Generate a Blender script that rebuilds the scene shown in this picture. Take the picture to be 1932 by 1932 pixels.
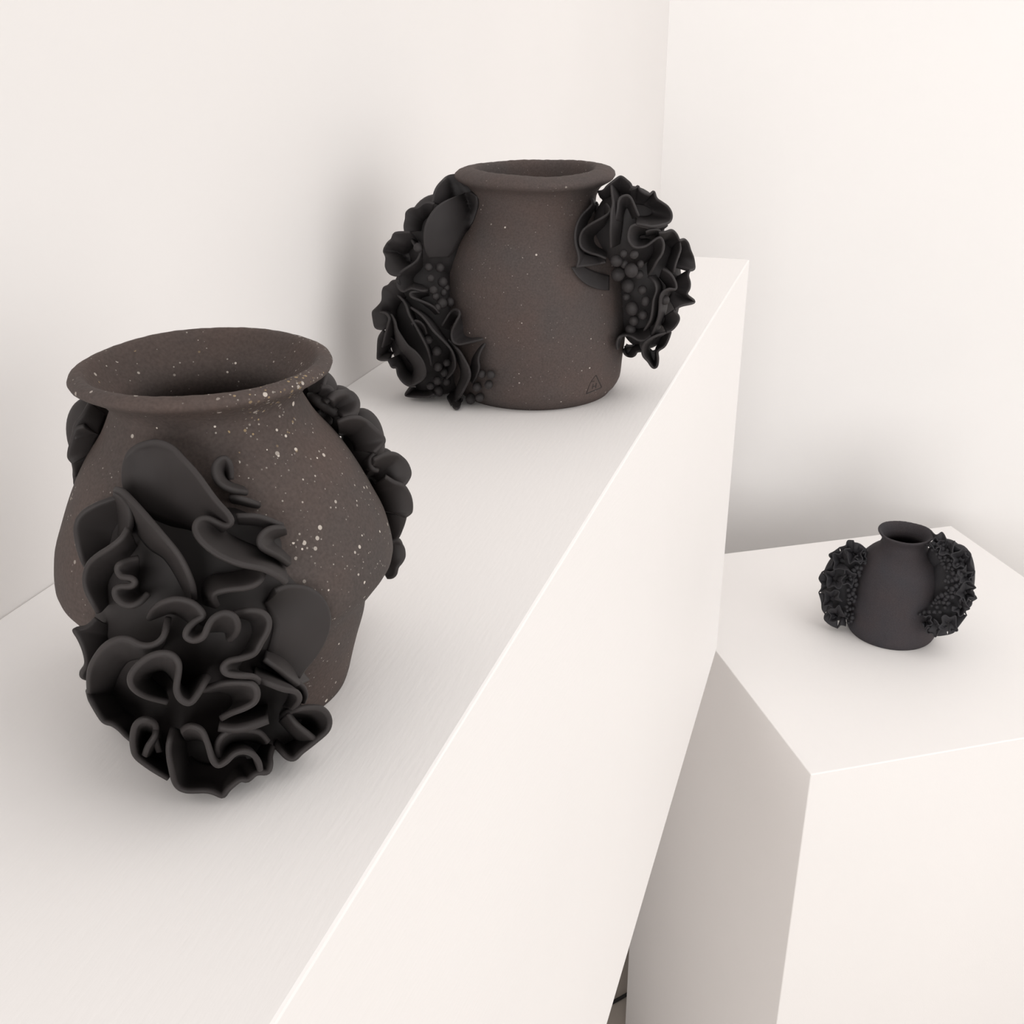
import bpy, math, random
import numpy as np
from mathutils import Matrix, Vector

random.seed(4); RNG = np.random.default_rng(4)
for o in list(bpy.data.objects): bpy.data.objects.remove(o)
SC = bpy.context.scene
COL = SC.collection

# ------------------------------------------------------------------ camera
F_PX, PITCH, ROLL, YAW = 1993.69, 0.436399, -0.010504, 0.326426
CAM_Z = 1.70
def cam_dir(u2, v2, fwd=1.0):
    fw = fwd*math.cos(PITCH) + v2*math.sin(PITCH)
    up = -fwd*math.sin(PITCH) + v2*math.cos(PITCH)
    return Vector((math.cos(YAW)*u2 - math.sin(YAW)*fw, math.sin(YAW)*u2 + math.cos(YAW)*fw, up))
cR, sR = math.cos(ROLL), math.sin(ROLL)
ax_r = cam_dir(cR, sR, 0.0); ax_u = cam_dir(-sR, cR, 0.0); ax_f = cam_dir(0, 0, 1.0)
cam_data = bpy.data.cameras.new('camera'); cam = bpy.data.objects.new('camera', cam_data); COL.objects.link(cam)
cam_data.sensor_width = 36.0; cam_data.lens = F_PX/1932.0*36.0; cam_data.clip_start = 0.02; cam_data.clip_end = 50
M = Matrix((ax_r, ax_u, -ax_f)).transposed().to_4x4(); M.translation = (0, 0, CAM_Z)
cam.matrix_world = M
SC.camera = cam

# ------------------------------------------------------------------ light
W = bpy.data.worlds.new('world'); SC.world = W; W.use_nodes = True
bg = W.node_tree.nodes['Background']; bg.inputs['Color'].default_value = (1.0, 0.975, 0.955, 1); bg.inputs['Strength'].default_value = 0.46
def area(name, loc, target, size, sizey, power, color):
    d = bpy.data.lights.new(name, 'AREA'); d.shape = 'RECTANGLE'; d.size = size; d.size_y = sizey; d.energy = power; d.color = color
    o = bpy.data.objects.new(name, d); COL.objects.link(o); o.location = loc
    o.rotation_euler = (Vector(target)-Vector(loc)).to_track_quat('-Z', 'Y').to_euler()
    return o
area('window_light', (3.4, -0.1, 1.9), (0, 0.7, 1.3), 4.0, 2.4, 55, (1.0, 0.985, 0.97))
area('ceiling_light', (1.0, 0.7, 2.95), (0.7, 0.8, 0), 1.8, 1.8, 17, (1.0, 0.965, 0.935))
area('rear_fill_light', (0.58, -3.2, 1.8), (0.1, 0.9, 1.0), 1.75, 2.0, 78, (1.0, 0.985, 0.97))  # unseen fill lamp added behind the camera to lift the plinth's left face
SC.view_settings.view_transform = 'Standard'; SC.view_settings.look = 'None'; SC.view_settings.gamma = 1.0
SC.view_settings.use_curve_mapping = False; SC.view_settings.exposure = -0.14

# ------------------------------------------------------------------ materials
def nodemat(name):
    m = bpy.data.materials.new(name); m.use_nodes = True
    nt = m.node_tree; b = nt.nodes['Principled BSDF']
    return m, nt, b
def N(nt, typ, **kw):
    n = nt.nodes.new(typ)
    for k, v in kw.items():
        if k in n.inputs: n.inputs[k].default_value = v
        else: setattr(n, k, v)
    return n
def plaster(name, col, bump=0.05, scale=220, rough=0.75, stretch=None):
    m, nt, b = nodemat(name)
    tc = N(nt, 'ShaderNodeTexCoord'); mp = N(nt, 'ShaderNodeMapping')
    if stretch: mp.inputs['Scale'].default_value = stretch
    nt.links.new(tc.outputs['Object'], mp.inputs['Vector'])
    n1 = N(nt, 'ShaderNodeTexNoise', Scale=scale, Detail=4.0); n2 = N(nt, 'ShaderNodeTexNoise', Scale=3.0, Detail=3.0)
    nt.links.new(mp.outputs[0], n1.inputs['Vector']); nt.links.new(tc.outputs['Object'], n2.inputs['Vector'])
    r = N(nt, 'ShaderNodeValToRGB'); r.color_ramp.elements[0].position = .3; r.color_ramp.elements[1].position = .7
    r.color_ramp.elements[0].color = (*[c*.975 for c in col], 1); r.color_ramp.elements[1].color = (*col, 1)
    nt.links.new(n2.outputs['Fac'], r.inputs['Fac']); nt.links.new(r.outputs['Color'], b.inputs['Base Color'])
    bp = N(nt, 'ShaderNodeBump', Strength=bump, Distance=0.001)
    nt.links.new(n1.outputs['Fac'], bp.inputs['Height']); nt.links.new(bp.outputs['Normal'], b.inputs['Normal'])
    b.inputs['Roughness'].default_value = rough; b.inputs['Specular IOR Level'].default_value = 0.3
    return m
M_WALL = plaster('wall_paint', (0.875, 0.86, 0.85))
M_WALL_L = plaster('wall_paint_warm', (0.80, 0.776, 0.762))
M_PLINTH = plaster('plinth_paint', (0.885, 0.862, 0.85), bump=0.12, scale=90, rough=0.55, stretch=(6, 1, 6))
M_FLOOR = plaster('concrete_floor', (0.44, 0.39, 0.345), bump=0.2, scale=60, rough=0.8)
M_CEIL = plaster('ceiling_paint', (0.86, 0.85, 0.84))

def clay(name, col, speck=1.0, speck_scale=330.0, rim_patch=None, speck_col=(0.62, 0.56, 0.50), rough=0.82, tint=(1.12, 0.98, 0.92)):
    m, nt, b = nodemat(name); L = nt.links.new
    tc = N(nt, 'ShaderNodeTexCoord')
    big = N(nt, 'ShaderNodeTexNoise', Scale=28.0, Detail=3.0); fine = N(nt, 'ShaderNodeTexNoise', Scale=900.0, Detail=3.0)
    L(tc.outputs['Object'], big.inputs['Vector']); L(tc.outputs['Object'], fine.inputs['Vector'])
    r1 = N(nt, 'ShaderNodeValToRGB'); e = r1.color_ramp.elements
    e[0].position = .32; e[1].position = .68
    e[0].color = (*[c*.92 for c in col], 1); e[1].color = (*[c*t for c, t in zip(col, tint)], 1)
    L(big.outputs['Fac'], r1.inputs['Fac'])
    mx = N(nt, 'ShaderNodeMixRGB', blend_type='MULTIPLY'); mx.inputs['Fac'].default_value = 1.0
    r2 = N(nt, 'ShaderNodeValToRGB'); r2.color_ramp.elements[0].position = .3; r2.color_ramp.elements[1].position = .7
    r2.color_ramp.elements[0].color = (.82, .82, .82, 1); r2.color_ramp.elements[1].color = (1.1, 1.1, 1.1, 1)
    L(fine.outputs['Fac'], r2.inputs['Fac']); L(r1.outputs['Color'], mx.inputs['Color1']); L(r2.outputs['Color'], mx.inputs['Color2'])
    last = mx.outputs['Color']
    if speck > 0:
        # grog grains: voronoi cells, each with its own random radius; only a few cells carry a visible grain
        def grains(scale, thr, col2, density_noise, lo, hi, prev, patches=None):
            v = N(nt, 'ShaderNodeTexVoronoi', Scale=scale); L(tc.outputs['Object'], v.inputs['Vector'])
            sep = N(nt, 'ShaderNodeSeparateColor'); L(v.outputs['Color'], sep.inputs[0])
            dn = N(nt, 'ShaderNodeTexNoise', Scale=density_noise, Detail=2.0); L(tc.outputs['Object'], dn.inputs['Vector'])
            # chance = thr * ramp(noise) (+ patch)
            mr = N(nt, 'ShaderNodeMapRange'); mr.inputs['From Min'].default_value = lo; mr.inputs['From Max'].default_value = hi
            mr.inputs['To Min'].default_value = thr*.15; mr.inputs['To Max'].default_value = thr
            L(dn.outputs['Fac'], mr.inputs['Value']); chance = mr.outputs[0]
            for patch in (patches or []):
                d = N(nt, 'ShaderNodeVectorMath', operation='DISTANCE'); L(tc.outputs['Object'], d.inputs[0]); d.inputs[1].default_value = patch[0]
                pr = N(nt, 'ShaderNodeMapRange'); pr.inputs['From Min'].default_value = patch[1]*.35; pr.inputs['From Max'].default_value = patch[1]
                pr.inputs['To Min'].default_value = patch[2]; pr.inputs['To Max'].default_value = 0.0
                L(d.outputs['Value'], pr.inputs['Value'])
                ad = N(nt, 'ShaderNodeMath', operation='ADD'); L(chance, ad.inputs[0]); L(pr.outputs[0], ad.inputs[1]); chance = ad.outputs[0]
            lt = N(nt, 'ShaderNodeMath', operation='LESS_THAN'); L(sep.outputs[0], lt.inputs[0]); L(chance, lt.inputs[1])
            # radius per cell
            rad = N(nt, 'ShaderNodeMapRange'); rad.inputs['To Min'].default_value = .10; rad.inputs['To Max'].default_value = .34; L(sep.outputs[1], rad.inputs['Value'])
            ins = N(nt, 'ShaderNodeMath', operation='LESS_THAN'); L(v.outputs['Distance'], ins.inputs[0]); L(rad.outputs[0], ins.inputs[1])
            mul = N(nt, 'ShaderNodeMath', operation='MULTIPLY'); L(lt.outputs[0], mul.inputs[0]); L(ins.outputs[0], mul.inputs[1])
            br = N(nt, 'ShaderNodeMapRange'); br.inputs['To Min'].default_value = .25; br.inputs['To Max'].default_value = 1.0; L(sep.outputs[2], br.inputs['Value'])
            mul2 = N(nt, 'ShaderNodeMath', operation='MULTIPLY'); L(mul.outputs[0], mul2.inputs[0]); L(br.outputs[0], mul2.inputs[1])
            mix = N(nt, 'ShaderNodeMixRGB'); L(mul2.outputs[0], mix.inputs['Fac']); L(prev, mix.inputs['Color1']); mix.inputs['Color2'].default_value = (*col2, 1)
            return mix.outputs['Color']
        last = grains(speck_scale, 0.035*speck, speck_col, 30.0, .40, .66, last, rim_patch)
        last = grains(speck_scale*2.1, 0.05*speck, tuple(c*.55 for c in speck_col), 22.0, .35, .65, last, rim_patch)
        if rim_patch: last = grains(speck_scale*1.3, 0.004, (0.34, 0.25, 0.14), 30.0, .4, .6, last, [(rim_patch[0][0], rim_patch[0][1], .5)])
    L(last, b.inputs['Base Color'])
    bp = N(nt, 'ShaderNodeBump', Strength=.35, Distance=0.0004); L(fine.outputs['Fac'], bp.inputs['Height']); L(bp.outputs['Normal'], b.inputs['Normal'])
    b.inputs['Roughness'].default_value = rough; b.inputs['Specular IOR Level'].default_value = 0.25
    return m
M_BODY1 = clay('grogged_stoneware', (0.074, 0.062, 0.058), 2.6, 430.0, rim_patch=[((0.0395, -0.014, 0.1195), 0.026, .34), ((0.052, -0.008, 0.076), 0.040, .13), ((0.030, 0.030, 0.116), 0.02, .2)])
M_BODY2 = clay('fine_stoneware', (0.076, 0.064, 0.061), 1.0, 520.0)
M_BODY3 = clay('slate_stoneware', (0.043, 0.0405, 0.046), 0.0)
def petal_clay(name, col):
    m, nt, b = nodemat(name); L = nt.links.new
    tc = N(nt, 'ShaderNodeTexCoord'); n = N(nt, 'ShaderNodeTexNoise', Scale=60.0, Detail=2.0); L(tc.outputs['Object'], n.inputs['Vector'])
    r = N(nt, 'ShaderNodeValToRGB'); r.color_ramp.elements[0].position = .35; r.color_ramp.elements[1].position = .65
    r.color_ramp.elements[0].color = (*[c*.9 for c in col], 1); r.color_ramp.elements[1].color = (*[c*1.08 for c in col], 1)
    L(n.outputs['Fac'], r.inputs['Fac']); L(r.outputs['Color'], b.inputs['Base Color'])
    b.inputs['Roughness'].default_value = .62; b.inputs['Specular IOR Level'].default_value = .3
    return m
M_PET1 = petal_clay('black_clay', (0.031, 0.0265, 0.026))
M_PET2 = petal_clay('black_clay_fine', (0.030, 0.0265, 0.027))
M_PET3 = petal_clay('black_clay_slate', (0.022, 0.021, 0.024))
M_MARK = petal_clay('stamped_clay', (0.026, 0.021, 0.020))
M_CABLE = petal_clay('cable_rubber', (0.02, 0.018, 0.018))

# ------------------------------------------------------------------ mesh helpers
def mesh_obj(name, verts, faces, mat, parent=None, smooth=True, origin=(0, 0, 0)):
    me = bpy.data.meshes.new(name)
    v = np.asarray(verts, float) - np.asarray(origin, float)
    me.from_pydata(v.tolist(), [], faces); me.materials.append(mat)
    if smooth: me.polygons.foreach_set('use_smooth', [True]*len(me.polygons))
    me.update()
    o = bpy.data.objects.new(name, me); COL.objects.link(o)
    if parent is not None: o.parent = parent
    return o
def tag(o, label=None, cat=None, group=None, kind=None):
    if label: o['label'] = label
    if cat: o['category'] = cat
    if group: o['group'] = group
    if kind: o['kind'] = kind
    return o
def box(name, x0, x1, y0, y1, z0, z1, mat, bevel=0.0):
    v = [(x, y, z) for z in (z0, z1) for y in (y0, y1) for x in (x0, x1)]
    f = [(0, 2, 3, 1), (4, 5, 7, 6), (0, 1, 5, 4), (2, 6, 7, 3), (0, 4, 6, 2), (1, 3, 7, 5)]
    o = mesh_obj(name, v, f, mat, smooth=False)
    if bevel:
        b = o.modifiers.new('bevel', 'BEVEL'); b.width = bevel; b.segments = 2
    return o

# ------------------------------------------------------------------ room
XW, YB, ZC = -0.3187, 1.672, 3.0
tag(box('floor', XW, 4.2, -3.6, YB, -0.05, 0.0, M_FLOOR), kind='structure')
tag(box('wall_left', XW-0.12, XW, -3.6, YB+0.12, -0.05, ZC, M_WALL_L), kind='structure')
tag(box('wall_back', XW, 4.2, YB, YB+0.12, -0.05, ZC, M_WALL), kind='structure')

# wall-mounted box shelf and the free-standing plinth
ZS, XE, YE = 1.48, -0.1134, 1.084
shelf = box('display_shelf', XW, XE, -1.4, YE, 1.0235, ZS, M_PLINTH, bevel=0.0012)
tag(shelf, 'long thick white box shelf fixed to the wall, carrying two brown vases', 'shelf')
PA = 0.556053; PC = Vector((0.0097, 0.9314)); PW, PD, ZP = 0.4936, 0.4876, 0.985
def plinth_xy(a, b): return (PC.x + math.cos(PA)*a - math.sin(PA)*b, PC.y + math.sin(PA)*a + math.cos(PA)*b)
pl = box('display_plinth', 0, PW, 0, PD, 0, ZP, M_PLINTH, bevel=0.0012)
pl.location = (PC.x, PC.y, 0); pl.rotation_euler = (0, 0, PA)
tag(pl, 'square white floor-standing plinth turned at an angle under the slate vase', 'plinth')

# ------------------------------------------------------------------ pixel rays (1932 px frame)
def px_dirs(x, y):
    x = np.asarray(x, float); y = np.asarray(y, float)
    u = (x-966.0)/F_PX; v = (966.0-y)/F_PX
    u2 = cR*u - sR*v; v2 = sR*u + cR*v
    fw = math.cos(PITCH) + v2*math.sin(PITCH); up = -math.sin(PITCH) + v2*math.cos(PITCH)
    d = np.stack([math.cos(YAW)*u2 - math.sin(YAW)*fw, math.sin(YAW)*u2 + math.cos(YAW)*fw, up], -1)
    return d/np.linalg.norm(d, axis=-1, keepdims=True)
CAMP = np.array([0, 0, CAM_Z])

def pchip(x, y, t):
    x = np.asarray(x, float); y = np.asarray(y, float); h = np.diff(x); d = np.diff(y)/h; m = np.zeros_like(y)
    den = np.where(np.abs(d[:-1]+d[1:]) < 1e-12, 1e-12, d[:-1]+d[1:])
    m[1:-1] = np.where(d[:-1]*d[1:] > 0, 2*d[:-1]*d[1:]/den, 0); m[0] = d[0]; m[-1] = d[-1]
    i = np.clip(np.searchsorted(x, t)-1, 0, len(x)-2); s = (t-x[i])/h[i]
    return (1+2*s)*(1-s)**2*y[i] + s*(1-s)**2*h[i]*m[i] + s*s*(3-2*s)*y[i+1] + s*s*(s-1)*h[i]*m[i+1]

class Carrier:
    """the surface that petals grow from: vase body (radius over height) plus flower mounds (ellipsoids)"""
    def __init__(s, cx, cy, zb, zs, rs, mounds=(), body=True):
        s.c = np.array([cx, cy]); s.zb = zb
        s.zt = np.linspace(0, zs[-1], 200); s.rt = pchip(zs, rs, s.zt) if body else s.zt*0-1.0
        s.mounds = [m for m in mounds]
    def hit(s, x, y, e, side='front', clear=0.0016):
        d = px_dirs(x, y); e = np.broadcast_to(np.asarray(e, float), d.shape[:1])
        dist = math.hypot(s.c[0], s.c[1]); t0 = math.sqrt(dist**2 + (CAM_Z-s.zb-.06)**2)
        T = np.linspace(t0-.16, t0+.16, 420)
        P = CAMP + d[:, None, :]*T[None, :, None]
        z = P[..., 2]-s.zb
        g = np.hypot(P[..., 0]-s.c[0], P[..., 1]-s.c[1]) - np.interp(z, s.zt, s.rt) - e[:, None]
        g = np.where(z > s.zt[-1]+.004, g + (z-s.zt[-1]-.004)*2, g)
        for (mc, A, sm) in s.mounds:
            q = (P-mc)@A
            g = np.minimum(g, (np.sqrt((q**2).sum(-1))-1)*sm - e[:, None])
        neg = g < 0; has = neg.any(1); n = len(T); rows = np.arange(len(d))
        if side == 'front':
            k = np.clip(neg.argmax(1), 1, n-1); a, b_ = g[rows, k-1], g[rows, k]
            th = T[k-1] + (T[k]-T[k-1])*np.clip(a/np.where(np.abs(a-b_) < 1e-12, 1e-12, a-b_), 0, 1)
        else:
            k = np.clip(n-1-neg[:, ::-1].argmax(1), 0, n-2); a, b_ = g[rows, k], g[rows, k+1]
            th = T[k] + (T[k+1]-T[k])*np.clip(a/np.where(np.abs(a-b_) < 1e-12, 1e-12, a-b_), 0, 1)
        tm = T[g.argmin(1)]
        t = np.where(has, th, tm)
        tp = (s.zb+clear-CAM_Z)/np.where(d[:, 2] > -1e-6, -1e-6, d[:, 2])
        t = np.where(CAM_Z + d[:, 2]*t < s.zb+clear, tp, t)
        return CAMP + d*t[:, None]
def mound(car_c, zb, px, depth_off, su, sd, sz):
    """ellipsoid at a pixel, at the depth of the vase axis plus depth_off; semi-axes across / along the view and upward"""
    d = px_dirs([px[0]], [px[1]])[0]
    h = np.array([car_c[0], car_c[1]]); vd = h/np.linalg.norm(h)
    t = (np.linalg.norm(h)+depth_off)/(d[:2]@vd)
    c = CAMP + d*t
    D = np.array([vd[0], vd[1], 0]); U = np.array([vd[1], -vd[0], 0]); Z = np.array([0, 0, 1.0])
    A = np.stack([U/su, D/sd, Z/sz], 1)
    return (c, A, (su*sd*sz)**(1/3)*.9)

def catmull(pts, n):
    p = np.asarray(pts, float); k = len(p)
    if k == 2: return p[0]+(p[1]-p[0])*np.linspace(0, 1, n)[:, None]
    ext = np.vstack([2*p[0]-p[1], p, 2*p[-1]-p[-2]])
    seg = np.hypot(*(p[1:, :2]-p[:-1, :2]).T); cum = np.concatenate([[0], np.cumsum(seg)])
    s = np.linspace(0, cum[-1], n); i = np.clip(np.searchsorted(cum, s, 'right')-1, 0, k-2)
    t = ((s-cum[i])/np.maximum(seg[i], 1e-9))[:, None]
    a, b, c, d = ext[i], ext[i+1], ext[i+2], ext[i+3]
    return .5*((2*b)+(-a+c)*t+(2*a-5*b+4*c-d)*t**2+(-a+3*b-3*c+d)*t**3)
def gsmooth(p, sig):
    n = len(p); i = np.arange(n); k = np.exp(-.5*((i[:, None]-i[None, :])/(sig*n))**2); k /= k.sum(1, keepdims=True)
    return k@p

def petal(car, parent, origin, mat, rim, root=None, er=10, e0=-2, shift=(0, 0), sig=.16, flare=1.5, k=.75, th=1.8, side='front', nt=11, name='petal', sink=None):
    """thin clay sheet between a root line on the carrier and a rim line standing er millimetres off it, with a rounded lip"""
    rim3 = [(p[0], p[1], p[2] if len(p) > 2 else er) for p in rim]
    L = sum(math.dist(a[:2], b[:2]) for a, b in zip(rim3, rim3[1:]))
    ns = int(min(120, max(16, len(rim)*5)))
    R = catmull(rim3, ns)
    if root is None:
        B = gsmooth(R[:, :2], sig) + np.asarray(shift)
    else:
        B = catmull([(p[0], p[1]) for p in root], ns) if len(root) > 1 else np.repeat(np.array([root[0][:2]], float), ns, 0)
    t = np.concatenate([np.linspace(0, .9, nt-3), [.945, .975, 1.0]])
    fr = t**flare
    xy = B[:, None, :] + (R[:, None, :2]-B[:, None, :])*fr[None, :, None]
    e0 = np.full(ns, float(e0)) + (sink(B[:, 0], B[:, 1]) if sink else 0.0)
    ee = e0[:, None] + (R[:, None, 2]-e0[:, None])*(t**k)[None, :]
    m = len(t)
    P = car.hit(xy[..., 0].ravel(), xy[..., 1].ravel(), ee.ravel()/1000., side).reshape(ns, m, 3)
    # smooth depth jumps a little along the rim direction
    for _ in range(2):
        P[1:-1] = .25*P[:-2]+.5*P[1:-1]+.25*P[2:]
    du = np.gradient(P, axis=0); dv = np.gradient(P, axis=1)
    Nn = np.cross(du, dv); ln = np.linalg.norm(Nn, axis=-1, keepdims=True); Nn = Nn/np.maximum(ln, 1e-12)
    # keep normals consistent along the sheet
    for j in range(m):
        for i in range(1, ns):
            if Nn[i, j]@Nn[i-1, j] < -.2 and ln[i, j, 0] < 1e-9: Nn[i, j] = Nn[i-1, j]
    h0 = th/2000.
    length = np.concatenate([np.zeros((ns, 1)), np.cumsum(np.linalg.norm(P[:, 1:]-P[:, :-1], axis=-1), 1)], 1)
    dr = np.clip(length[:, -1:]-length, 0, None)
    hh = np.where(dr < h0, np.sqrt(np.clip(h0**2-(h0-dr)**2, 0, None)), h0)
    hh[:, -1] = h0*.25
    A = P + Nn*hh[..., None]; Bk = P - Nn*hh[..., None]
    A[..., 2] = np.maximum(A[..., 2], car.zb+.0006); Bk[..., 2] = np.maximum(Bk[..., 2], car.zb+.0006)
    V = np.concatenate([A.reshape(-1, 3), Bk.reshape(-1, 3)])
    o = ns*m; F = []
    for i in range(ns-1):
        for j in range(m-1):
            a = i*m+j
            F.append((a, a+m, a+m+1, a+1)); F.append((o+a, o+a+1, o+a+m+1, o+a+m))
        F.append((i*m+m-1, (i+1)*m+m-1, o+(i+1)*m+m-1, o+i*m+m-1)); F.append((i*m, o+i*m, o+(i+1)*m, (i+1)*m))
    for j in range(m-1):
        F.append((j, j+1, o+j+1, o+j)); a = (ns-1)*m+j; F.append((a, o+a, o+a+1, a+1))
    return mesh_obj(name, V, F, mat, parent, origin=origin)

_sph = {}
def sphere_data(nu=16, nv=10):
    V = [(0, 0, 1)]; F = []
    for i in range(1, nv):
        a = math.pi*i/nv
        for j in range(nu):
            b = 2*math.pi*j/nu; V.append((math.sin(a)*math.cos(b), math.sin(a)*math.sin(b), math.cos(a)))
    V.append((0, 0, -1)); n = len(V)-1
    for j in range(nu):
        F.append((0, 1+j, 1+(j+1) % nu)); F.append((n, n-1-j, n-1-(j+1) % nu))
    for i in range(nv-2):
        for j in range(nu):
            a = 1+i*nu+j; b = 1+i*nu+(j+1) % nu; F.append((a, a+nu, b+nu, b))
    return V, F
def berry_mesh(mat):
    if mat.name not in _sph:
        V, F = sphere_data(); me = bpy.data.meshes.new('berry'); me.from_pydata(V, [], F); me.materials.append(mat)
        me.polygons.foreach_set('use_smooth', [True]*len(me.polygons)); me.update(); _sph[mat.name] = me
    return _sph[mat.name]
def berry(car, parent, origin, mat, x, y, rpx, e=3):
    p = car.hit([x], [y], e/1000.)[0]
    dist = np.linalg.norm(p-CAMP); r = 1.08*rpx*dist/F_PX
    o = bpy.data.objects.new('berry', berry_mesh(mat)); COL.objects.link(o); o.parent = parent
    o.location = Vector(p-np.asarray(origin)); o.scale = (r*random.uniform(.93, 1.05), r*random.uniform(.93, 1.05), r*random.uniform(.95, 1.1))
    o.rotation_euler = (random.uniform(-.5, .5), random.uniform(-.5, .5), random.uniform(0, 3))
    if o.location.z - r < .0008: o.location.z = r*1.1+.0008
    return o
def core_ellipsoid(parent, origin, mat, mnd, s=.94, flat=.62):
    c, A, _ = mnd; V, F = sphere_data(36, 24); V = np.array(V)*np.array([s, s*flat, s])
    Ai = np.linalg.inv(A.T); P = c + V@Ai.T
    P[:, 2] = np.maximum(P[:, 2], origin[2]+.001)
    return mesh_obj('flower', P, F, mat, parent, origin=origin)
def core_patch(car, parent, origin, mat, cx, cy, rx, ry, e_mid=4, e_edge=-3, side='front', tilt=0.0, outline=None, sink=None):
    nr, na = 12, 60; rho = np.linspace(0, 1, nr)
    a = np.linspace(0, 2*math.pi, na, endpoint=False)
    X = cx + np.outer(rho, rx*np.cos(a)*math.cos(tilt)-ry*np.sin(a)*math.sin(tilt)); Y = cy + np.outer(rho, rx*np.cos(a)*math.sin(tilt)+ry*np.sin(a)*math.cos(tilt))
    if outline:
        ol = catmull(list(outline)+[outline[0]], na+1)[:-1]
        X = cx + rho[:, None]*(ol[None, :, 0]-cx); Y = cy + rho[:, None]*(ol[None, :, 1]-cy)
    E_ = (e_edge+(e_mid-e_edge)*(1-rho**2))[:, None]*np.ones((1, na))
    if sink: E_ = E_ + sink(X, Y)*(1-rho[:, None]**4)
    T = car.hit(X.ravel(), Y.ravel(), E_.ravel()/1000., side); Bk = car.hit(X.ravel(), Y.ravel(), E_.ravel()/1000.-.005, side)
    V = np.concatenate([T, Bk]); o = nr*na; F = []
    for i in range(nr-1):
        for j in range(na):
            p, q = i*na+j, i*na+(j+1) % na
            F.append((p, p+na, q+na, q)); F.append((o+p, o+q, o+q+na, o+p+na))
    for j in range(na):
        p, q = (nr-1)*na+j, (nr-1)*na+(j+1) % na; F.append((p, o+p, o+q, q))
    return mesh_obj('flower', V, F, mat, parent, origin=origin)

def lathe(name, prof, mat, parent, n=160, wob=0.0, seed=0, rimwob=0.0, ztop=1.0):
    prof = np.asarray(prof, float); rg = np.random.default_rng(seed); ph = rg.uniform(0, 6.28, 8)
    a = np.linspace(0, 2*math.pi, n, endpoint=False); V = []; F = []
    for (r, z) in prof:
        w = 1 + wob*(np.sin(2*a+ph[0]+z*20)+.6*np.sin(3*a+ph[1]-z*30)+.3*np.sin(7*a+ph[2]))
        f = max(0., (z/ztop-.85)/.15)
        dz = rimwob*f*(3*np.sin(2*a+ph[3])+1.2*np.sin(3*a+ph[4])+.6*np.sin(7*a+ph[5])+.35*np.sin(31*a+ph[6])+.3*np.sin(53*a+ph[7]))
        V += list(zip(r*w*np.cos(a), r*w*np.sin(a), z+dz))
    m = len(prof)
    for i in range(m-1):
        for j in range(n):
            k = (j+1) % n; F.append((i*n+j, i*n+k, (i+1)*n+k, (i+1)*n+j))
    F.append(tuple(range(n))[::-1]); F.append(tuple((m-1)*n+j for j in range(n)))
    return mesh_obj(name, V, F, mat, parent)
def dense(zr, n):
    zr = np.asarray(zr, float); s = np.concatenate([[0], np.cumsum(np.hypot(*np.diff(zr, axis=0).T))]); q = np.linspace(0, s[-1], n)
    p = catmull(zr, n); return p

# ------------------------------------------------------------------ vases
V1 = (-0.19986, 0.28056); V2 = (-0.19967, 0.63974); V3 = (0.08511, 1.25991)
def vase_root(name, xy, z, label):
    o = bpy.data.objects.new(name, None); o.empty_display_size = .03; COL.objects.link(o); o.location = (xy[0], xy[1], z)
    return tag(o, label, 'vase')

# --- vase 1 (front): wide flared mouth, low belly over a narrower foot
Z1 = [0, .008, .018, .028, .035, .042, .05, .06, .07, .08, .09, .1, .108]
R1 = [.0376, .0396, .0424, .0455, .0468, .0524, .057, .0556, .0518, .0473, .0417, .0345, .0305]
root1 = vase_root('flower_vase', V1, ZS, 'white-speckled brown vase with wide flared mouth and one huge black flower over its belly')
out = [(.0372, 0), (.0378, .0015)] + [(float(pchip(Z1, R1, z)), float(z)) for z in np.linspace(.004, .108, 46)]
lip = [(.0306, .1095), (.0325, .1122), (.0358, .1150), (.0392, .1168), (.0410, .1180), (.0415, .1192), (.0410, .1204), (.0392, .1213), (.0375, .1215), (.0365, .1209), (.0352, .1185), (.0330, .1150), (.0300, .1120), (.0280, .1088)]
inn = [(float(pchip(Z1, R1, z))-.0042, float(z)) for z in np.linspace(.105, .008, 24)] + [(.02, .006), (.004, .0058)]
lathe('body', out+lip+inn, M_BODY1, root1, wob=.002, seed=3, rimwob=.00012, ztop=.1215)
C1 = [ .052 if z < .05 and r < .052 else r for z, r in zip(Z1, R1)]
C1 = [.0535, .0540, .0545, .0550, .0555, .0562] + R1[6:]
car1 = Carrier(*V1, ZS, Z1, C1)
O1 = np.array([*V1, ZS])
OUT1 = [(262, 850), (300, 842), (340, 880), (400, 950), (450, 960), (500, 985), (528, 1010), (540, 1080), (590, 1130), (600, 1180), (580, 1230), (560, 1290), (572, 1345), (555, 1395), (515, 1415), (480, 1448), (410, 1480), (345, 1475), (290, 1440), (240, 1385), (195, 1345), (175, 1290), (165, 1230), (175, 1185), (182, 1130), (165, 1070), (153, 1000), (190, 962), (228, 932), (242, 880)]
def sink1(x, y):   # below the belly the body draws in, so the folds reach deeper there
    f = np.clip((y-1228.)/110., 0, 1); return -9.0*f*f*(3-2*f)
fl1 = core_patch(car1, root1, O1, M_PET1, 372, 1170, 0, 0, e_mid=1.0, e_edge=0.4, outline=OUT1, sink=sink1)
def P1(rim, **kw):
    rim = [(p[0], p[1], p[2]*1.4+1) for p in rim]          # frills of the big flower stand well off the body
    kw['e0'] = min(kw.get('e0', -2), 2)-1
    return petal(car1, fl1, O1, M_PET1, rim, sink=sink1, **kw)
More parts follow.
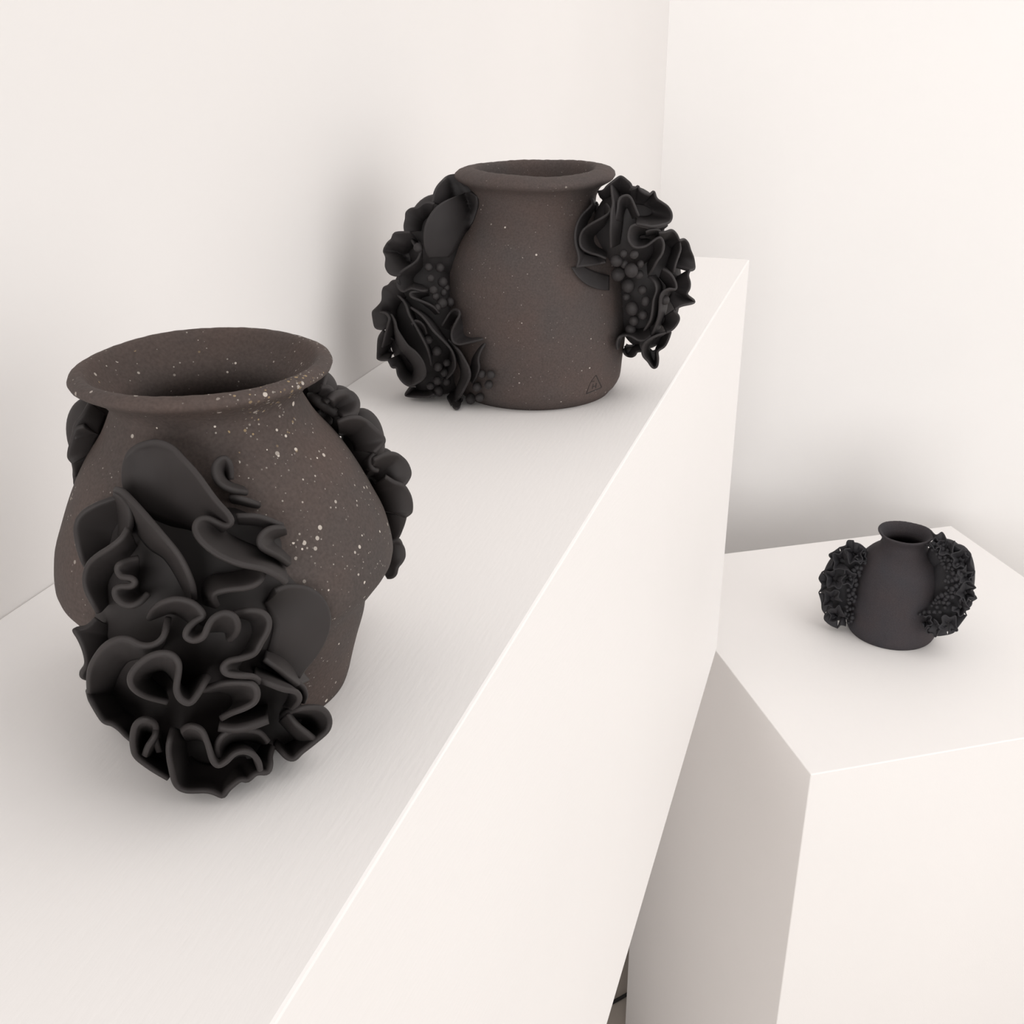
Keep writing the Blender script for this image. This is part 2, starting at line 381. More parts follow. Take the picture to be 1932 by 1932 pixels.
# big top petal whose lip folds into the long diagonal frill
P1([(231, 915, 4), (230, 885, 7), (236, 858, 9), (254, 840, 9), (291, 829, 9), (322, 838, 10), (347, 862, 12), (372, 890, 13), (394, 921, 14), (412, 945, 14), (431, 966, 14), (440, 983, 14), (430, 992, 13), (409, 984, 12), (388, 975, 13), (370, 979, 14), (363, 996, 15), (372, 1016, 16), (392, 1036, 16), (417, 1052, 16), (453, 1066, 16), (493, 1074, 15), (522, 1088, 14), (540, 1102, 11)],
   root=[(255, 950), (290, 975), (325, 990), (352, 995), (372, 1000), (392, 1002), (410, 1006), (430, 1012), (455, 1024), (492, 1040), (535, 1072)], e0=1, flare=1.1, k=1.0)
# frill below the diagonal
P1([(500, 1080, 12), (496, 1094, 13), (482, 1106, 14), (462, 1112, 14), (431, 1115, 14), (408, 1121, 13), (406, 1130, 12), (413, 1145, 9)], root=[(470, 1075), (440, 1085), (400, 1090), (385, 1110), (390, 1140)], e0=0)
# left diagonal petal with its lit face
P1([(215, 921, 9), (230, 924, 12), (254, 947, 14), (279, 974, 15), (310, 1011, 16), (338, 1046, 15), (356, 1080, 14), (366, 1110, 12), (367, 1132, 9)],
   root=[(232, 940), (250, 970), (262, 1003), (285, 1032), (312, 1050), (332, 1078), (350, 1112), (360, 1135)], e0=2, flare=1.0, k=.9)
P1([(217, 926, 8), (232, 936, 9), (245, 955, 9), (250, 985, 7), (243, 1010, 5)], root=[(222, 950), (226, 975), (228, 995), (226, 1010)], e0=-1)
# outer left petals
P1([(222, 935, 6), (182, 949, 8), (152, 967, 9), (139, 992, 9), (144, 1030, 9), (156, 1066, 7), (165, 1080, 4)], root=[(235, 975), (228, 985), (220, 1000), (215, 1015), (205, 1035)], e0=0, flare=1.0, k=1.1)
P1([(240, 995, 11), (228, 1014, 12), (205, 1032, 12), (182, 1046, 11), (163, 1064, 10), (156, 1090, 9), (160, 1115, 8), (172, 1138, 7), (184, 1158, 5)], root=[(255, 1030), (240, 1050), (222, 1065), (208, 1085), (200, 1105), (200, 1140)], e0=0, flare=1.1)
# small inner squiggle
P1([(262, 1050, 7), (241, 1054, 9), (223, 1061, 11), (217, 1073, 11), (226, 1087, 11), (247, 1090, 11), (255, 1098, 11), (246, 1106, 11), (226, 1106, 11), (213, 1112, 11), (214, 1127, 11), (229, 1142, 11), (248, 1145, 11), (266, 1136, 10), (281, 1119, 8)], shift=(22, 2), sig=.3, e0=-1, th=1.9)
# small swirl and slots to the right of the top petal
P1([(438, 905, 3), (437, 876, 5), (425, 860, 6), (409, 866, 7), (401, 882, 8), (404, 903, 9), (418, 918, 9), (443, 928, 7), (468, 932, 3)], root=[(430, 905), (428, 895), (424, 888), (420, 895), (425, 906), (438, 915), (458, 922)], e0=-1)
P1([(432, 936, 6), (455, 940, 7), (478, 946, 4), (492, 950, 1)], shift=(0, 8), e0=-2)
P1([(445, 972, 8), (484, 972, 8), (516, 982, 6), (536, 990, 3)], root=[(450, 985), (485, 988), (515, 995), (530, 998)], e0=-2)
P1([(536, 992, 4), (512, 994, 8), (495, 1004, 10), (487, 1018, 11), (490, 1032, 11), (505, 1042, 10), (524, 1052, 8), (545, 1068, 5)], root=[(540, 1005), (525, 1010), (515, 1015), (512, 1022), (518, 1030), (530, 1040), (545, 1055)], e0=-1, k=1.0)
# broad smooth petal on the right
P1([(520, 1112, 5), (547, 1103, 3), (584, 1107, 1.5), (611, 1128, 1.2), (624, 1162, 1.2), (618, 1199, 1.2), (600, 1234, 1.2), (581, 1258, 1.5), (566, 1280, 2)], root=[(500, 1135), (505, 1150), (510, 1165), (515, 1180), (512, 1200), (505, 1225), (495, 1250)], e0=2, flare=1.0, k=1.4, th=1.9)
# centre S-ribbon
P1([(276, 1168, 7), (284, 1151, 10), (300, 1137, 13), (330, 1128, 14), (361, 1134, 14), (380, 1149, 14), (386, 1162, 14), (370, 1171, 14), (352, 1187, 15), (348, 1203, 15), (364, 1211, 15), (383, 1203, 16), (392, 1181, 16), (404, 1163, 16), (426, 1154, 16), (445, 1162, 16), (452, 1181, 15), (446, 1199, 13), (432, 1212, 10)], sig=.2, shift=(0, 8), e0=0, th=1.9)
P1([(440, 1156, 11), (473, 1149, 12), (498, 1154, 12), (510, 1169, 12), (507, 1190, 12), (494, 1212, 12), (482, 1233, 12), (457, 1242, 13), (429, 1247, 13), (418, 1259, 14), (424, 1271, 14), (448, 1275, 14), (480, 1277, 13), (494, 1288, 11)], sig=.2, shift=(-6, 4), e0=-1, th=1.9)
P1([(478, 1280, 10), (505, 1291, 12), (535, 1302, 12), (560, 1306, 11), (567, 1320, 10), (553, 1340, 7)], root=[(480, 1262), (510, 1272), (535, 1285), (548, 1300), (545, 1318), (535, 1335)], e0=-1)
P1([(498, 1245, 6), (520, 1262, 7), (540, 1280, 6), (560, 1295, 4)], root=[(500, 1230), (530, 1240), (560, 1262), (580, 1285)], e0=1, k=1.2)
P1([(548, 1290, 2), (562, 1287, 3), (574, 1297, 3), (578, 1313, 3), (572, 1328, 2)], root=[(555, 1310), (560, 1310), (562, 1312), (562, 1315)], e0=-1)
# left loop
P1([(165, 1310, 7), (164, 1276, 9), (171, 1249, 10), (190, 1221, 12), (215, 1205, 13), (240, 1203, 13), (262, 1215, 13), (286, 1217, 13), (305, 1206, 13), (314, 1187, 12), (318, 1163, 9)], root=[(215, 1305), (220, 1280), (228, 1260), (240, 1245), (255, 1240), (270, 1238), (285, 1235), (300, 1222), (308, 1205), (312, 1185)], e0=0, flare=1.2, th=1.9)
# centre loop
P1([(317, 1326, 9), (274, 1315, 12), (249, 1299, 14), (243, 1280, 15), (252, 1261, 15), (274, 1241, 15), (299, 1231, 15), (324, 1233, 15), (338, 1250, 15), (336, 1276, 16), (332, 1300, 17), (340, 1320, 18), (358, 1328, 18), (373, 1312, 17), (386, 1290, 15), (396, 1274, 12)], root=[(310, 1305), (295, 1295), (285, 1285), (280, 1278), (285, 1268), (298, 1262), (312, 1262), (325, 1275), (335, 1290), (345, 1300), (355, 1300), (365, 1290), (378, 1278)], e0=1, flare=1.3, th=1.9)
# lower middle loop with its lit under-lip
P1([(380, 1302, 9), (411, 1290, 12), (448, 1286, 13), (478, 1290, 14), (488, 1305, 15), (484, 1323, 15), (463, 1336, 15), (436, 1346, 14), (415, 1357, 12)], sig=.3, shift=(-14, 6), e0=0, th=1.9)
P1([(412, 1372, 12), (442, 1376, 13), (475, 1370, 13), (506, 1358, 11)], root=[(420, 1352), (445, 1345), (475, 1336), (505, 1335)], e0=5, flare=1.0, k=1.0, th=3)
# lower right flap
P1([(540, 1345, 5), (560, 1337, 8), (583, 1333, 9), (610, 1336, 9), (624, 1354, 9), (621, 1376, 9), (597, 1398, 9), (568, 1421, 9), (556, 1433, 9), (543, 1431, 8), (529, 1417, 6), (517, 1405, 3)], root=[(520, 1355), (535, 1360), (548, 1365), (558, 1370), (560, 1376), (552, 1384), (540, 1392), (530, 1395), (522, 1390)], e0=-1, flare=1.1, k=1.0)
P1([(545, 1345, 6), (560, 1365, 8), (585, 1385, 9), (600, 1396, 8)], root=[(528, 1360), (545, 1380), (560, 1400), (570, 1412)], e0=0)
# bottom left
P1([(163, 1300, 6), (168, 1318, 8), (178, 1337, 8), (194, 1361, 8), (210, 1366, 8), (225, 1376, 8), (238, 1390, 7), (248, 1399, 5)], root=[(225, 1310), (235, 1325), (245, 1335), (255, 1345), (262, 1355), (270, 1370)], e0=0, k=1.2)
P1([(300, 1420, 6), (292, 1390, 9), (294, 1366, 11), (275, 1355, 13), (256, 1364, 13), (249, 1389, 13), (250, 1412, 12), (256, 1428, 11), (286, 1451, 10), (318, 1470, 9)], root=[(310, 1410), (300, 1395), (288, 1385), (278, 1385), (275, 1395), (280, 1408), (300, 1425), (325, 1440)], e0=0, flare=1.1)
P1([(293, 1368, 9), (292, 1386, 11), (278, 1408, 12), (271, 1427, 10)], root=[(300, 1380), (300, 1395), (292, 1410), (288, 1420)], e0=0)
# bottom centre
P1([(326, 1372, 8), (320, 1392, 11), (317, 1412, 12), (320, 1440, 13), (330, 1480, 12), (350, 1493, 12), (389, 1493, 12), (408, 1498, 12), (421, 1504, 13), (430, 1491, 12), (455, 1471, 11), (467, 1474, 11), (485, 1459, 10), (506, 1459, 10), (512, 1444, 9), (511, 1428, 7), (517, 1407, 4)], root=[(350, 1385), (352, 1400), (355, 1415), (362, 1430), (375, 1440), (395, 1445), (410, 1445), (425, 1440), (440, 1432), (455, 1425), (468, 1418), (478, 1410), (485, 1400)], e0=0, flare=1.1, k=1.0)
P1([(340, 1378, 10), (357, 1368, 13), (380, 1376, 14), (392, 1404, 15), (400, 1434, 16), (411, 1446, 16), (427, 1438, 16), (442, 1423, 15), (460, 1418, 15), (479, 1425, 14), (490, 1441, 13), (492, 1456, 11)], root=[(350, 1395), (370, 1392), (385, 1395), (398, 1402), (410, 1408), (422, 1408), (435, 1405), (450, 1405), (465, 1408), (478, 1420)], e0=2, flare=1.2)
P1([(411, 1432, 13), (407, 1408, 13), (417, 1389, 13), (434, 1378, 12), (460, 1376, 10), (490, 1380, 8), (508, 1400, 6)], root=[(425, 1425), (428, 1410), (435, 1400), (450, 1395), (470, 1395), (490, 1400)], e0=0)
# dark left tips at the back of the flower
P1([(180, 1165, 3), (160, 1182, 5), (136, 1187, 7), (146, 1206, 7), (156, 1230, 7), (160, 1256, 7), (150, 1271, 7), (151, 1279, 6), (168, 1285, 3)], root=[(205, 1180), (205, 1190), (205, 1200), (205, 1215), (205, 1230), (205, 1245)], e0=-1, k=1.0)

# flowers on the far side of vase 1, seen past its outline
mr = [mound(V1, ZS, (640, 775), .018, .0075, .012, .010), mound(V1, ZS, (685, 835), .018, .0085, .013, .014), mound(V1, ZS, (728, 925), .018, .0075, .013, .018), mound(V1, ZS, (733, 1035), .018, .0042, .010, .012), mound(V1, ZS, (600, 738), .018, .0075, .011, .0085)]
ml = [mound(V1, ZS, (179, 822), .016, .0094, .012, .0145)]
car1b = Carrier(*V1, ZS, Z1, R1, mr, body=False); car1l = Carrier(*V1, ZS, Z1, R1, ml, body=False)
fl1r = core_ellipsoid(root1, O1, M_PET1, mr[1])
for q in (mr[0], mr[2], mr[3], mr[4]): core_ellipsoid(fl1r, O1, M_PET1, q).name = 'mound'
def P1r(rim, root, **kw): return petal(car1b, fl1r, O1, M_PET1, rim, root=root, **{**dict(e0=-2, flare=1.0, k=.9), **kw, 'er': kw.get('er', 8)*.35})
P1r([(618, 690), (619, 705), (614, 722), (610, 735)], [(585, 715), (585, 725), (585, 735), (590, 745)], er=8)
P1r([(606, 728), (623, 729), (631, 738), (628, 750), (615, 760)], [(600, 745), (602, 748), (604, 750), (602, 755)], er=10)
P1r([(622, 752), (632, 742), (648, 738), (664, 738), (676, 750), (679, 763), (675, 777), (665, 786), (648, 790)], [(625, 770), (628, 768), (632, 768), (638, 768), (642, 770), (640, 775), (636, 780)], er=14, th=3)
P1r([(636, 795), (655, 787), (675, 785), (692, 792), (712, 809), (727, 825), (727, 836), (718, 845), (708, 854)], [(640, 815), (648, 818), (655, 822), (662, 828), (668, 838), (672, 850)], er=16)
P1r([(712, 850), (702, 862), (699, 872), (703, 884), (715, 888)], [(690, 870), (688, 874), (688, 878), (692, 884)], er=14)
P1r([(705, 866), (724, 856), (745, 853), (763, 864), (773, 880), (776, 897), (770, 910), (763, 917)], [(690, 895), (695, 898), (700, 900), (706, 905), (710, 912)], er=18)
P1r([(728, 898), (747, 909), (764, 915), (775, 932), (779, 952), (777, 969), (768, 975)], [(700, 920), (704, 928), (708, 938), (712, 950), (715, 960)], er=18)
P1r([(768, 972), (765, 985), (760, 1000), (752, 1016), (742, 1022)], [(715, 965), (718, 978), (720, 992), (722, 1005)], er=12)
P1r([(738, 1020), (754, 1018), (762, 1031), (764, 1050), (760, 1062), (752, 1071), (748, 1085), (740, 1091), (730, 1090)], [(715, 1030), (717, 1038), (718, 1046), (718, 1055), (716, 1062), (714, 1070)], er=12)
# rounded finger-like buds tucked under the mouth
def bud(x0, y0, x1, y1, rpx, e=0):
    pts = car1b.hit(np.linspace(x0, x1, 9), np.linspace(y0, y1, 9), np.full(9, e/1000.)); V = []; F = []; n = 12
    ax = pts[-1]-pts[0]; ax /= np.linalg.norm(ax); u = np.cross(ax, (0, 0, 1.)); u /= np.linalg.norm(u); w = np.cross(ax, u)
    for i, p in enumerate(pts):
        s = i/8*2-1; r = rpx*np.linalg.norm(p-CAMP)/F_PX*math.sqrt(max(.02, 1-s**4))
        for j in range(n): V.append(p+r*(math.cos(2*math.pi*j/n)*u+math.sin(2*math.pi*j/n)*w))
    for i in range(8):
        for j in range(n): F.append((i*n+j, i*n+(j+1) % n, (i+1)*n+(j+1) % n, (i+1)*n+j))
    F.append(tuple(range(n))[::-1]); F.append(tuple(8*n+j for j in range(n)))
    mesh_obj('bud', V, F, M_PET1, fl1r, origin=O1)
bud(580, 742, 640, 785, 11); bud(598, 776, 626, 800, 10)
fl1l = core_ellipsoid(root1, O1, M_PET1, ml[0])
def P1l(rim, root, **kw): return petal(car1l, fl1l, O1, M_PET1, rim, root=root, **{**dict(e0=-2, flare=1.0, k=.9), **kw, 'er': kw.get('er', 8)*.35})
P1l([(168, 758), (152, 784), (141, 797), (136, 815), (140, 830)], [(195, 785), (192, 795), (188, 805), (185, 818)], er=10)
P1l([(158, 802), (142, 806), (136, 818), (131, 836), (127, 852), (127, 864), (137, 877)], [(185, 818), (180, 826), (176, 834), (172, 842), (168, 852)], er=11)
P1l([(134, 872), (138, 890), (138, 912), (142, 922)], [(165, 860), (160, 872), (156, 885), (152, 900)], er=8)

# --- vase 2 (behind): taller, thick rolled lip, flowers and berries on both sides
Z2 = [0, .01, .02, .035, .05, .065, .08, .095, .108, .118, .126]
R2 = [.0506, .0560, .0568, .0582, .0582, .0570, .0542, .0490, .0412, .0375, .0385]
root2 = vase_root('flower_vase', V2, ZS, 'brown vase with a triangular stamp near its foot and black berried ruffles on both sides')
out = [(.0498, 0), (.0508, .0015)] + [(float(pchip(Z2, R2, z)), float(z)) for z in np.linspace(.004, .122, 46)]
lip = [(.0395, .1258), (.0418, .1285), (.0452, .1303), (.0479, .1318), (.0491, .1336), (.0487, .1353), (.0468, .1369), (.0435, .1380), (.0400, .1386), (.0376, .1384), (.0361, .1370), (.0351, .1340), (.0345, .1300), (.0338, .1260)]
inn = [(float(pchip(Z2, R2, z))-.0045, float(z)) for z in np.linspace(.12, .008, 24)] + [(.03, .006), (.004, .0058)]
lathe('body', out+lip+inn, M_BODY2, root2, wob=.0018, seed=11, rimwob=.00022, ztop=.1385)
O2 = np.array([*V2, ZS])
mL = mound(V2, ZS, (806, 612), -.012, .027, .028, .045); mL2 = mound(V2, ZS, (826, 452), -.006, .021, .024, .029)
mRt = mound(V2, ZS, (1186, 430), -.020, .023, .026, .026); mRb = mound(V2, ZS, (1222, 548), -.010, .0225, .026, .040)
mLb = mound(V2, ZS, (822, 712), -.014, .018, .022, .013)
car2 = Carrier(*V2, ZS, Z2, R2, [mL, mL2, mRt, mRb])
fl2l = core_ellipsoid(root2, O2, M_PET2, mL); core_t = core_ellipsoid(fl2l, O2, M_PET2, mL2); core_t.name = 'mound'
core_ellipsoid(fl2l, O2, M_PET2, mLb).name = 'mound'
def P2(rim, root=None, fl=None, **kw): return petal(car2, fl or fl2l, O2, M_PET2, rim, root=root, **{**dict(th=1.5, er=7), **kw, 'e0': kw.get('e0', -2)-6})
# left side, top to bottom
P2([(866, 327, 4), (846, 330, 6), (834, 339, 7), (823, 352, 8), (817, 367, 8), (815, 382, 7)], [(905, 366), (898, 374), (888, 380), (876, 384), (864, 388), (850, 394)], e0=-1, flare=1.0, k=1.0)
P2([(888, 362, 2), (872, 366, 5), (848, 375, 9), (834, 382, 10), (820, 393, 11), (808, 410, 12), (801, 428, 12), (799, 446, 11), (801, 469, 9), (808, 486, 6)], [(900, 370), (902, 386), (897, 404), (890, 422), (878, 438), (868, 454), (858, 470), (846, 484)], e0=6.5, flare=1.0, k=1.3)
P2([(820, 383), (806, 380), (797, 383), (787, 391), (775, 392), (765, 400), (764, 412), (761, 426), (763, 440)], [(815, 405), (808, 408), (802, 412), (798, 418), (795, 425), (793, 435)], er=8)
P2([(772, 437), (744, 438), (738, 450), (730, 457), (722, 473), (727, 486), (726, 503), (731, 514), (739, 520), (752, 521)], [(790, 455), (785, 460), (780, 466), (776, 474), (775, 484), (776, 494), (780, 502)], er=10)
P2([(795, 470, 7), (787, 490, 9), (774, 500, 10), (760, 509, 10), (750, 520, 9), (748, 540, 8), (760, 552, 7), (775, 545, 8), (797, 550, 8), (810, 548, 6)], [(797, 505), (790, 512), (784, 518), (780, 525), (780, 532), (786, 536), (795, 538)], flare=1.2)
P2([(797, 462, 4), (789, 470, 6), (782, 463, 6), (776, 452, 5)], [(790, 455), (787, 457), (785, 455), (782, 450)])
P2([(752, 527), (739, 529), (731, 538), (724, 540), (720, 550), (719, 568), (708, 581), (702, 587), (703, 602), (708, 620), (722, 622)], [(765, 560), (760, 565), (755, 570), (750, 578), (748, 588), (748, 598), (750, 606)], er=9)
P2([(716, 589, 8), (727, 591, 10), (734, 600, 11), (732, 610, 11), (728, 624, 10), (724, 640, 9), (720, 655, 8)], [(735, 585), (742, 595), (745, 605), (745, 615), (742, 630), (740, 645)])
P2([(722, 622), (713, 636), (711, 655), (711, 677), (718, 681), (733, 680)], [(745, 640), (740, 645), (738, 652), (738, 660), (742, 666)], er=9)
P2([(738, 592, 8), (746, 606, 10), (749, 620, 11), (758, 635, 12), (770, 652, 12), (784, 663, 13), (795, 676, 13), (802, 690, 13), (804, 706, 12), (799, 716, 11), (787, 724, 10), (774, 730, 8)], [(742, 615), (745, 630), (748, 645), (755, 658), (763, 670), (772, 680), (778, 690), (780, 700), (775, 708)], flare=1.1)
P2([(730, 678), (739, 695), (747, 694), (750, 709), (758, 721), (769, 729), (785, 731)], [(752, 670), (758, 680), (764, 690), (770, 700), (778, 708)], er=9)
P2([(808, 549, 5), (790, 549, 7), (773, 551, 9), (774, 559, 10), (788, 565, 10), (806, 572, 9), (819, 579, 8), (830, 591, 6)], [(810, 556), (800, 558), (792, 562), (795, 568), (802, 575), (812, 582), (822, 592)])
P2([(774, 580, 9), (791, 592, 12), (804, 606, 13), (817, 624, 14), (832, 639, 14), (846, 653, 13), (855, 666, 12), (860, 682, 11), (859, 696, 10), (852, 707, 9), (843, 716, 7)], [(795, 588), (810, 600), (822, 614), (832, 628), (842, 642), (850, 656), (848, 672), (842, 686), (835, 698)], flare=1.2)
P2([(750, 556, 6), (764, 572, 9), (771, 594, 11), (782, 612, 11), (797, 640, 11), (807, 662, 10), (813, 690, 7)], [(764, 566), (776, 582), (784, 602), (794, 622), (806, 646), (814, 668)])
P2([(776, 612, 9), (782, 604, 10), (793, 606, 10), (802, 616, 9), (806, 630, 6)], [(785, 622), (790, 620), (795, 625), (798, 634)])
P2([(846, 640, 8), (858, 652, 10), (868, 663, 11), (878, 680, 12), (886, 697, 12), (887, 712, 12), (880, 727, 12), (871, 744, 11), (861, 758, 10), (851, 764, 8)], [(850, 665), (858, 675), (863, 688), (866, 700), (864, 714), (858, 728), (850, 742), (843, 750)], flare=1.1)
P2([(851, 760, 7), (855, 769, 8), (862, 772, 8), (868, 768, 8), (872, 752, 6)], [(856, 752), (858, 754), (861, 755), (864, 750)])
P2([(832, 615, 5), (843, 598, 8), (853, 585, 9), (863, 583, 10), (868, 592, 11), (860, 608, 12), (852, 624, 12), (851, 637, 12), (855, 647, 11), (866, 651, 10), (880, 648, 8), (896, 644, 6), (912, 640, 4)], [(845, 622), (853, 608), (862, 598), (868, 598), (873, 606), (876, 616), (876, 626), (878, 632), (882, 636), (890, 638), (898, 638)], e0=5, flare=1.0, k=1.2)
P2([(916, 648, 3), (907, 664, 5), (903, 679, 6), (905, 692, 6), (901, 708, 6), (893, 724, 4)], [(905, 655), (893, 670), (886, 684), (884, 698), (882, 710)], e0=-1)
P2([(775, 729), (765, 742), (764, 748), (794, 750), (812, 749), (820, 744)], [(785, 722), (785, 728), (788, 732), (800, 734), (812, 732)], er=7)
for x, y, r, e in [(809, 504, 7, 8), (830, 505, 7.5, 5), (813, 525, 7, 8), (835, 532, 9, 5), (818, 547, 7, 8), (837, 552, 6, 5), (822, 559, 6, 7), (834, 572, 9.5, 5), (849, 570, 8, 3), (789, 467, 8, 8), (842, 543, 6, 4), (826, 580, 6, 6),
                   (826, 692, 8.5, 5), (843, 684, 7, 5), (825, 718, 7.5, 5), (843, 720, 7.5, 5), (828, 738, 9, 4), (909, 706, 7, 4), (926, 707, 7.5, 3), (922, 726, 7.5, 3), (900, 730, 8.5, 4), (808, 641, 8, 4), (824, 662, 9, 4), (888, 755, 9, 4), (905, 750, 8, 3), (838, 703, 7, 4), (812, 728, 7, 4)]:
    berry(car2, fl2l, O2, M_PET2, x, y, r, e)
# right side
fl2r = core_ellipsoid(root2, O2, M_PET2, mRb); core_t = core_ellipsoid(fl2r, O2, M_PET2, mRt); core_t.name = 'mound'
def P2r(rim, root=None, **kw): return P2(rim, root, fl=fl2r, **kw)
P2r([(1128, 360, 4), (1137, 358, 6), (1146, 349, 8), (1155, 342, 9), (1164, 335, 9), (1172, 331, 9), (1183, 339, 9), (1190, 346, 9), (1193, 355, 8)], [(1140, 385), (1146, 382), (1152, 378), (1160, 374), (1170, 372), (1180, 374), (1188, 378)], flare=1.0)
P2r([(1188, 356, 7), (1199, 354, 8), (1204, 349, 8), (1207, 357, 8), (1216, 364, 8), (1226, 367, 9), (1234, 360, 9), (1239, 374, 9), (1250, 382, 9), (1261, 390, 9), (1268, 402, 9), (1268, 414, 9), (1260, 422, 10), (1232, 428, 12), (1215, 425, 12), (1200, 423, 11)], [(1190, 385), (1198, 384), (1206, 384), (1214, 386), (1222, 390), (1228, 396), (1230, 403), (1226, 408), (1218, 410), (1208, 410), (1200, 408)], e0=1, flare=1.0, k=1.2)
P2r([(1260, 424, 8), (1232, 430, 9), (1215, 427, 10), (1199, 423, 11), (1189, 427, 12), (1185, 438, 12), (1184, 449, 12), (1188, 459, 12), (1195, 467, 11), (1206, 468, 10), (1220, 464, 9), (1238, 450, 9), (1247, 447, 10), (1253, 460, 11), (1250, 478, 12), (1240, 493, 12), (1232, 508, 11), (1224, 520, 9)], [(1245, 436), (1232, 438), (1220, 440), (1210, 442), (1205, 445), (1205, 450), (1210, 453), (1218, 452), (1228, 455), (1234, 462), (1234, 475), (1228, 488), (1222, 500)], e0=0, flare=1.1)
P2r([(1218, 437, 9), (1226, 433, 10), (1240, 432, 9), (1248, 438, 8)], [(1218, 445), (1226, 443), (1236, 442), (1242, 446)])
P2r([(1152, 343, 7), (1154, 367, 11), (1156, 385, 13), (1153, 396, 14), (1152, 414, 14), (1151, 441, 13), (1152, 468, 10)], [(1168, 355), (1172, 375), (1174, 392), (1174, 410), (1172, 432), (1168, 460)], e0=0, flare=1.0, k=.8)
P2r([(1160, 415, 8), (1164, 395, 10), (1166, 379, 11), (1172, 370, 11), (1184, 367, 11), (1191, 373, 10), (1198, 388, 9), (1206, 408, 7)], [(1172, 418), (1175, 405), (1178, 395), (1182, 390), (1186, 392), (1190, 400), (1195, 412)], e0=1, k=1.0)
P2r([(1114, 373, 4), (1117, 383, 6), (1110, 393, 8), (1097, 406, 9), (1088, 422, 10), (1084, 441, 11), (1085, 461, 12), (1090, 479, 12), (1091, 492, 12), (1087, 505, 10)], [(1130, 385), (1128, 396), (1122, 408), (1115, 420), (1110, 436), (1110, 452), (1114, 466), (1118, 480), (1120, 492)], e0=0, flare=1.0, k=.9)
P2r([(1144, 382, 5), (1152, 393, 8), (1149, 402, 9), (1135, 411, 11), (1116, 421, 12), (1100, 433, 13), (1093, 448, 13), (1095, 466, 13), (1108, 476, 12), (1128, 482, 11), (1144, 488, 9)], [(1142, 405), (1143, 415), (1140, 424), (1132, 434), (1125, 444), (1124, 454), (1128, 462), (1136, 470), (1144, 478)], e0=0, flare=1.1, k=.8)
P2r([(1088, 505, 10), (1100, 503, 11), (1118, 501, 11), (1143, 496, 9)], [(1098, 478), (1110, 482), (1125, 485), (1142, 486)], e0=12, flare=1.0, k=1.0)
P2r([(1078, 505, 1.5), (1090, 523, 2), (1108, 538, 2), (1129, 546, 2), (1148, 548, 1.5)], [(1095, 500), (1110, 508), (1128, 515), (1148, 520)], e0=7.2, flare=1.0, k=1.0)
P2r([(1243, 438), (1256, 437), (1268, 433), (1277, 441), (1283, 453), (1291, 450), (1299, 457), (1304, 472), (1310, 487), (1312, 508), (1302, 511)], [(1240, 462), (1246, 462), (1252, 464), (1258, 468), (1263, 474), (1266, 482), (1267, 492), (1264, 500)], er=9, e0=0, flare=1.0, k=1.0)
P2r([(1283, 455, 8), (1285, 470, 10), (1280, 485, 11), (1275, 500, 11), (1272, 515, 9)], [(1268, 462), (1266, 478), (1262, 490), (1258, 505)])
P2r([(1303, 508), (1299, 519), (1303, 533), (1302, 546), (1297, 556), (1312, 568), (1310, 573), (1286, 578), (1274, 585)], [(1275, 525), (1272, 532), (1270, 540), (1268, 548), (1266, 556), (1262, 564)], er=9, e0=0, flare=1.0, k=1.0)
P2r([(1250, 506, 8), (1266, 516, 11), (1276, 534, 12), (1276, 546, 13), (1264, 544, 13), (1251, 549, 13), (1245, 560, 13), (1244, 578, 12), (1242, 597, 11), (1236, 616, 9), (1228, 634, 7)], [(1245, 522), (1252, 530), (1258, 538), (1258, 545), (1254, 550), (1256, 558), (1258, 570), (1256, 585), (1250, 600), (1244, 618)], e0=0, flare=1.1)
P2r([(1222, 522, 7), (1234, 532, 10), (1238, 548, 11), (1232, 566, 11), (1230, 584, 11), (1226, 604, 10), (1214, 624, 7)], [(1236, 520), (1246, 534), (1248, 550), (1244, 568), (1240, 588), (1232, 610)])
P2r([(1272, 585), (1282, 596), (1282, 606), (1275, 617), (1266, 625), (1258, 628)], [(1255, 595), (1256, 602), (1255, 608), (1250, 614)], er=9, e0=0, k=1.0)
P2r([(1262, 626, 8), (1236, 634, 11), (1220, 643, 12), (1212, 652, 12), (1211, 664, 11), (1214, 674, 10), (1223, 683, 9), (1228, 691, 9), (1234, 696, 9), (1240, 692, 9), (1242, 677, 9), (1241, 663, 9), (1254, 654, 9), (1262, 639, 9), (1266, 626, 8)], [(1245, 630), (1238, 636), (1232, 642), (1228, 648), (1226, 655), (1228, 660), (1232, 662), (1235, 660), (1238, 654), (1242, 646), (1246, 638)], e0=0, flare=1.0, k=.9)
P2r([(1228, 634, 8), (1218, 643, 10), (1204, 643, 10), (1192, 636, 10), (1180, 633, 9), (1168, 636, 8), (1163, 647, 6), (1164, 660, 4)], [(1226, 615), (1216, 620), (1206, 622), (1195, 622), (1186, 624), (1178, 630), (1174, 642)], e0=-1, flare=1.0)
P2r([(1176, 662, 2), (1180, 670, 4), (1190, 675, 5), (1198, 672, 5), (1202, 665, 4), (1212, 664, 4)], [(1182, 648), (1186, 650), (1192, 650), (1198, 650), (1205, 650)], e0=-1)
